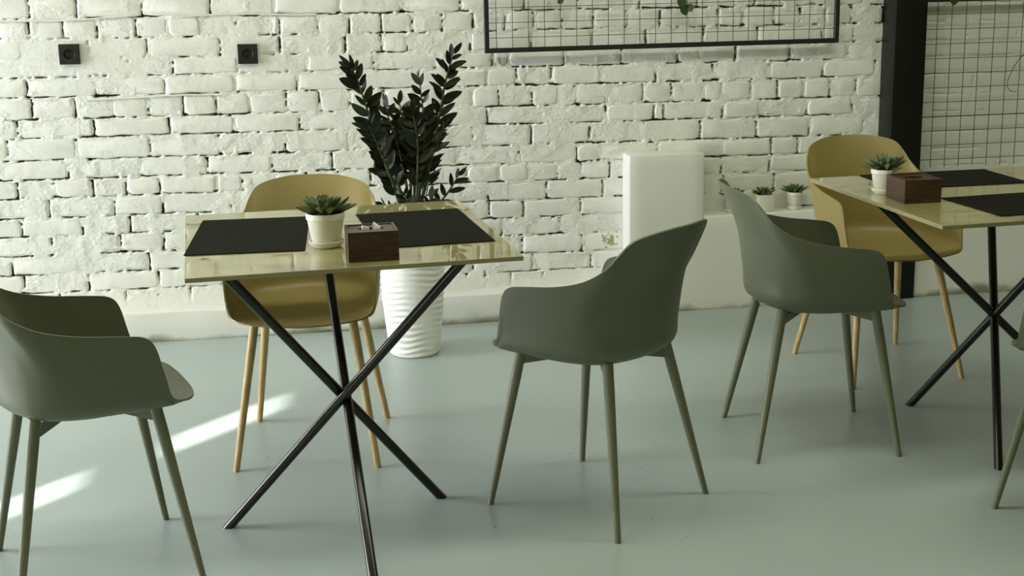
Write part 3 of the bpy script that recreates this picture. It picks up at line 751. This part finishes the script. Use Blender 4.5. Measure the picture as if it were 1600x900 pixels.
def potted_succulent(loc, label, top=0.049, h=0.082, R=0.073, n=30, seed=1, square=False, saucer=True, spike=False, group='potted succulents'):
    t = thing('potted_succulent', label, 'plant', loc, random.Random(seed).uniform(0, 1) if not square else 0.06, group)
    z0 = 0.005 if saucer else 0.0
    if square:
        bm = bmesh.new(); s = top; v = []
        add_box(bm, (-s, -s, 0), (s, s, h), 0.003, 2)
        top_f = max(bm.faces, key=lambda f: f.calc_center_median().z)
        r = bmesh.ops.inset_region(bm, faces=[top_f], thickness=0.004)
        bmesh.ops.translate(bm, vec=(0, 0, -0.012), verts=top_f.verts[:])
        from_bm('pot', bm, M_pot, t, 30); bx = box('soil', (-s + 0.006, -s + 0.006, h - 0.014), (s - 0.006, s - 0.006, h - 0.008), M_soil, t)
    else:
        b = top * 0.68
        prof = [(0, z0), (b, z0), (b + 0.002, z0 + 0.003), (b + (top - b) * 0.55, z0 + h * 0.50), (b + (top - b) * 0.62, z0 + h * 0.53), (top - 0.003, z0 + h * 0.80), (top, z0 + h * 0.82), (top, z0 + h - 0.002), (top - 0.001, z0 + h), (top - 0.004, z0 + h), (top - 0.005, z0 + h - 0.010), (0, z0 + h - 0.010)]
        lathe('pot', prof, M_pot, t, 40)
        lathe('soil', [(0, z0 + h - 0.006), (top - 0.0055, z0 + h - 0.007), (top - 0.0055, z0 + h - 0.0095), (0, z0 + h - 0.0095)], M_soil, t, 24)
        if saucer:
            sr = top * 0.93
            lathe('saucer', [(0, 0), (sr * 0.78, 0), (sr * 0.95, 0.009), (sr, 0.015), (sr * 0.985, 0.0165), (sr * 0.955, 0.015), (sr * 0.88, 0.0045), (0, 0.0042)], M_pot, t, 40)
    rosette(t, z0 + h + 0.002, R, n, seed, spike)
    return t
p = tw(T1, -0.050, -0.152); potted_succulent(p, 'potted green succulent in a cream pot on the left table, beside the wooden box', 0.050, 0.084, 0.077, 36, 3)
p = tw(T2, -0.318, 0.092); potted_succulent(p, 'potted spiky succulent in a narrow white pot on the right-hand table, behind the box', 0.041, 0.070, 0.073, 40, 7, spike=True)
potted_succulent((1.822, 5.548, 0.404), 'small potted succulent on the white ledge, leftmost, half hidden by the grey chair back', 0.036, 0.066, 0.056, 26, 11, group='succulents on the white ledge')
potted_succulent((1.956, 5.548, 0.404), 'small succulent in a square white pot on the ledge, middle of three', 0.036, 0.072, 0.052, 28, 12, square=True, saucer=False, spike=True, group='succulents on the white ledge')
potted_succulent((2.094, 5.548, 0.404), 'small potted succulent in a round pot on the white ledge, rightmost, nearest the tan chair', 0.035, 0.070, 0.060, 28, 13, spike=True, group='succulents on the white ledge')

# ---- tall planter with dark glossy fronds
VP = Vector((0.420, 5.115, 0))
plant = thing('tall_potted_plant', 'tall dark glossy-leaved plant in a tall white rippled planter against the brick wall', 'plant', VP)
prof = [(0, 0.0), (0.088, 0.0), (0.094, 0.006)]
for k in range(1, 150):
    z = 0.006 + 0.505 * k / 150; q = z / 0.52
    prof.append((0.094 + 0.032 * math.sin(q * PI * 0.56) ** 0.9, z))
prof += [(0.126, 0.515), (0.124, 0.520), (0.116, 0.520), (0.113, 0.49), (0, 0.49)]
def ripple(a, z):
    if z < 0.012 or z > 0.505: return 0.0
    ph = 2 * PI * z / 0.0235 + 1.3 * math.sin(2 * a + 9 * z) + 0.8 * math.sin(5 * a - 21 * z)
    return 0.0030 * math.sin(ph) * (0.55 + 0.45 * math.sin(3 * a + 13 * z))
lathe('planter', prof, M_vase, plant, 96, ripple, 60)
lathe('soil', [(0, 0.500), (0.112, 0.496), (0.112, 0.4905), (0, 0.4905)], M_soil, plant, 30)
zz_leaf = [leaf_mesh('zz', 1.0, 0.40, 0.03, 0.10, 0.18, M_zz, 8, 0.85), leaf_mesh('zz', 1.0, 0.46, 0.03, -0.12, 0.10, M_zz, 8, 0.80)]
slim_leaf = leaf_mesh('zz', 1.0, 0.17, 0.02, 0.06, 0.18, M_zz, 6, 0.8)
rp = random.Random(21)
def frond(pts, n, leafL, slim=False, start=0.25, thick=0.0065, twist=0.0, tipleaf=True):
    """pts: path (metres, relative to the planter foot: x right, y depth, z up)"""
    P = [Vector(q) for q in catmull(pts, 8)]
    N_ = len(P)
    st = tube('stem', P, [thick * (1 - 0.65 * i / (N_ - 1)) for i in range(N_)], M_stem, plant, 8)
    for k in range(n):
        f = min(1.0, max(0.0, start + (1 - start) * (k / max(1, n - 1)) ** 0.95 + (rp.uniform(-0.02, 0.02) if k < n - 1 else 0)))
        i = min(N_ - 2, int(f * (N_ - 1))); p = P[i].lerp(P[i + 1], f * (N_ - 1) - i)
        d = (P[i + 1] - P[i]).normalized()
        side = 1 if k % 2 else -1
        ax = d.cross(Vector((math.sin(twist), -math.cos(twist), 0.0))).normalized() * side
        last = tipleaf and k >= n - 2
        spread = 0.5 if last else rp.uniform(0.75, 1.25)
        dirv = (d * (1.0 if not last else 1.6) * rp.uniform(0.65, 1.35) + ax * spread + Vector((0, rp.uniform(-0.55, 0.35), rp.uniform(-0.1, 0.15)))).normalized()
        L = leafL * rp.uniform(0.72, 1.18) * (0.8 + 0.3 * math.sin(PI * f))
        me = slim_leaf if slim else rp.choice(zz_leaf)
        o = bpy.data.objects.new('leaf', me); link(o, st)
        up = (d.cross(dirv)).normalized() if d.cross(dirv).length > 1e-3 else Vector((0, -1, 0))
        nrm = (up * side * 0.6 + Vector((rp.uniform(-0.4, 0.4), -1.0, rp.uniform(0.0, 0.7)))).normalized()
        yv = nrm.cross(dirv).normalized(); zv = dirv.cross(yv)
        R = Matrix((dirv, yv, zv)).transposed()
        o.matrix_local = Matrix.Translation(p) @ R.to_4x4() @ Matrix.Diagonal((L, L, L, 1))
#   relative paths: x from the planter axis
frond([(0.0, 0.0, 0.50), (-0.035, 0.02, 0.64), (-0.07, 0.03, 0.75), (-0.13, 0.04, 0.90), (-0.165, 0.04, 1.02), (-0.193, 0.04, 1.095)], 25, 0.074, start=0.32)
frond([(0.02, 0.01, 0.50), (0.06, 0.02, 0.63), (0.09, 0.03, 0.75), (0.128, 0.04, 0.90), (0.153, 0.04, 1.02), (0.185, 0.04, 1.125)], 32, 0.072, start=0.30, thick=0.008)
frond([(-0.02, -0.02, 0.50), (-0.055, -0.02, 0.64), (-0.105, -0.03, 0.79), (-0.145, -0.04, 0.89)], 20, 0.074, start=0.30)
frond([(0.0, 0.0, 0.50), (-0.01, 0.0, 0.66), (-0.04, -0.01, 0.82), (-0.075, -0.02, 0.93)], 20, 0.074, start=0.32)
frond([(0.0, 0.02, 0.50), (0.01, 0.03, 0.68), (0.0, 0.04, 0.83), (-0.02, 0.04, 0.95)], 20, 0.072, start=0.32)
frond([(0.015, -0.02, 0.50), (0.03, -0.02, 0.66), (0.035, -0.03, 0.82), (0.02, -0.03, 0.93)], 20, 0.072, start=0.30)
frond([(0.02, 0.0, 0.50), (0.05, 0.0, 0.70), (0.065, 0.0, 0.86), (0.055, 0.0, 1.02)], 21, 0.062, start=0.40, thick=0.007)
frond([(-0.01, 0.03, 0.50), (-0.04, 0.04, 0.64), (-0.075, 0.05, 0.76), (-0.105, 0.06, 0.87)], 18, 0.070, start=0.28)
frond([(0.03, -0.01, 0.50), (0.065, -0.01, 0.62), (0.085, -0.01, 0.73), (0.140, -0.01, 0.87)], 18, 0.052, slim=True, start=0.12, thick=0.003)
frond([(0.035, 0.0, 0.50), (0.09, -0.01, 0.555), (0.145, -0.02, 0.62), (0.185, -0.02, 0.680)], 10, 0.062, start=0.25)
frond([(-0.02, -0.01, 0.50), (-0.055, -0.02, 0.54), (-0.10, -0.03, 0.585)], 9, 0.056, start=0.2)
frond([(0.0, -0.03, 0.50), (-0.005, -0.05, 0.56), (-0.02, -0.06, 0.625)], 10, 0.056, start=0.2)
frond([(0.03, -0.03, 0.50), (0.055, -0.05, 0.55), (0.08, -0.055, 0.61)], 10, 0.054, start=0.2)
frond([(0.01, 0.0, 0.50), (0.02, 0.0, 0.66), (0.0, 0.0, 0.78), (-0.005, 0.0, 0.88)], 18, 0.072, start=0.35)
frond([(0.03, 0.02, 0.50), (0.06, 0.03, 0.64), (0.085, 0.04, 0.78), (0.09, 0.04, 0.90)], 18, 0.070, start=0.3)

# ---- wire grid panels
def grid_panel(label, x0, x1, z0, z1, xs, zs, bars, y=5.548):
    t = thing('wire_grid_panel', label, 'wall panel', (x0, y, z0), 0, 'black wire grid panels on the brick wall')
    w = 0.018
    for n, lo, hi in bars:
        box(n, (lo[0] - x0, -0.009, lo[1] - z0), (hi[0] - x0, 0.009, hi[1] - z0), M_frame, t, 0.0015, 1)
    for x in xs: tube('wire', [(x - x0, 0, zs[0][0] - z0), (x - x0, 0, zs[0][1] - z0)], 0.0014, M_wire, t, 6)
    for z in zs[1]:
        r = 0.0022 if abs(z - 0.772) < 0.004 else 0.0014
        tube('wire', [(xs[0] - 0.05 - x0, -0.0025, z - z0), (xs[-1] + 0.05 - x0, -0.0025, z - z0)], r, M_wire, t, 6)
    for sx in ((x0 + 0.02, z1 - 0.02), (x1 - 0.02, z1 - 0.02), (x0 + 0.02, z0 + 0.01), (x1 - 0.02, z0 + 0.01)):
        tube('standoff', [(sx[0] - x0, 0.006, sx[1] - z0), (sx[0] - x0, YW - y + 0.003, sx[1] - z0)], 0.004, M_frame, t, 8)
    return t
a0, a1, b0, b1 = 0.779, 2.266, 1.099, 1.86
grid_panel('wide black framed wire grid on the brick wall above the white pier', a0, a1, b0, b1, [0.828 + 0.0655 * k for k in range(22)],
           ((b0 + 0.01, b1 - 0.01), [1.158 + 0.0595 * k for k in range(12)]),
           [('frame_bar', (a0, b0), (a1, b0 + 0.019)), ('frame_bar', (a0, b1 - 0.019), (a1, b1)), ('frame_bar', (a0, b0 + 0.0195), (a0 + 0.019, b1 - 0.0195)), ('frame_bar', (a1 - 0.019, b0 + 0.0195), (a1, b1 - 0.0195))])
c0, c1 = PX1 + 0.012, 3.80
grid_panel('tall wire grid on the brick wall right of the black post', c0, c1, 0.545, 1.272, [2.702 + 0.0642 * k for k in range(17)],
           ((0.555, 1.262), [1.203 - 0.0613 * k for k in range(11)]),
           [('frame_bar', (c0, 1.254), (c1, 1.272)), ('frame_bar', (c0, 0.545), (c0 + 0.010, 1.2535)), ('frame_bar', (c1 - 0.018, 0.545), (c1, 1.2535))])
heart = leaf_mesh('leaf_pointed', 1.0, 0.75, 0.02, -0.12, 0.12, M_vine, 7)
def sprig(label, path, leaves, r=0.0016):
    t = thing('vine_sprig', label, 'plant', path[0], 0, 'vine sprigs hanging on the wire grids')
    P = [Vector(q) - Vector(path[0]) for q in catmull(path, 6)]
    st = tube('stem', P, r, M_vine, t, 6)
    for f, ang, L in leaves:
        p = P[min(len(P) - 1, int(f * (len(P) - 1)))]
        d = Vector((math.cos(ang), -0.25, math.sin(ang))).normalized(); n = Vector((0.2, -1, 0.25)).normalized(); y = n.cross(d).normalized(); z = d.cross(y)
        o = bpy.data.objects.new('leaf', heart); link(o, st); o.matrix_local = Matrix.Translation(p) @ Matrix((d, y, z)).transposed().to_4x4() @ Matrix.Diagonal((L, L, L, 1))
yv_ = 5.530
sprig('green vine tip with two leaves hanging in the middle of the wide wire grid', [(1.60, yv_, 1.40), (1.592, yv_, 1.33), (1.585, yv_, 1.285), (1.60, yv_, 1.255), (1.635, yv_, 1.240)], [(0.35, -1.7, 0.055), (0.55, -1.2, 0.055), (0.78, 0.2, 0.04), (0.9, 1.9, 0.03), (0.2, -0.5, 0.05)])
sprig('short vine tip at the top of the wide wire grid, left of the leafy one', [(1.06, yv_, 1.40), (1.065, yv_, 1.34), (1.09, yv_, 1.305), (1.12, yv_, 1.315), (1.16, yv_, 1.335)], [(0.3, 3.0, 0.05), (0.95, -1.2, 0.035), (0.6, -2.6, 0.03)])
sprig('single dark leaf hanging over the top bar of the grid right of the post', [(2.765, yv_, 1.34), (2.76, yv_, 1.30), (2.765, yv_, 1.265)], [(0.55, -1.6, 0.062), (0.3, -1.2, 0.04)])
sprig('thin bare curling tendril on the grid at the right edge', [(3.20, yv_, 1.08), (3.12, yv_, 1.05), (3.06, yv_, 0.99), (3.025, yv_, 0.91), (3.04, yv_, 0.875), (3.07, yv_, 0.87)], [(0.02, 2.6, 0.04)], 0.0015)

# ---- sockets
def socket(x, z, tilt, label):
    t = thing('wall_socket', label, 'socket', (x, YW - 0.0125, z), 0, 'black wall sockets'); t.rotation_euler = (0, tilt, 0)
    bm = bmesh.new(); n = 32; h = 0.0385; ro, ri = 0.0215, 0.0195
    def ring(r, y): return [bm.verts.new((r * math.cos(2 * PI * k / n + PI / 4), y, r * math.sin(2 * PI * k / n + PI / 4))) for k in range(n)]
    def sq(hh, y):
        out = []
        for k in range(n):
            a = 2 * PI * k / n + PI / 4; c, s = math.cos(a), math.sin(a); m_ = hh / max(abs(c), abs(s)); out.append(bm.verts.new((c * m_, y, s * m_)))
        return out
    R = [sq(h, 0.0095), sq(h, -0.006), sq(h - 0.002, -0.008), ring(ro, -0.008), ring(ri, -0.006), ring(ri, 0.004)]
    for A, B in zip(R, R[1:]):
        for k in range(n): bm.faces.new((A[k], A[(k + 1) % n], B[(k + 1) % n], B[k]))
    bm.faces.new(R[-1])
    from_bm('cover_plate', bm, M_socket, t, 35)
    for s in (-1, 1): tube('contact', [(0.0095 * s, 0.0035, 0), (0.0095 * s, 0.0015, 0)], 0.0024, M_brass, t, 10)
    return t
socket(-0.829, 1.141, 0.01, 'square black wall socket, the left one, on the white brick wall')
socket(-0.155, 1.122, 0.01, 'square black wall socket, the right one, above the tan chair at the left table')

# ---- thin painted cables laid along the joints
def cable(label, pts):
    o = tube('wall_cable', [Vector(q) for q in catmull(pts, 6)], 0.0032, M_pier, None, 8)
    return tag(o, label, 'cable')
yc = YW - 0.007
cable('thin white-painted cable along the top joint at the left edge', [(-1.25, yc, 1.272), (-1.05, yc, 1.272), (-0.85, yc, 1.268), (-0.70, yc, 1.274), (-0.58, yc, 1.282)])
cable('thin white-painted cable along the top joint above the right socket', [(-0.40, yc, 1.272), (-0.28, yc, 1.276), (-0.12, yc, 1.275), (0.04, yc, 1.268), (0.12, yc, 1.268)])
cable('thin white-painted cable along a joint between the two sockets, lower', [(-0.78, yc, 0.962), (-0.60, yc, 0.966), (-0.42, yc, 0.970), (-0.26, yc, 0.966)])

bpy.context.view_layer.update()
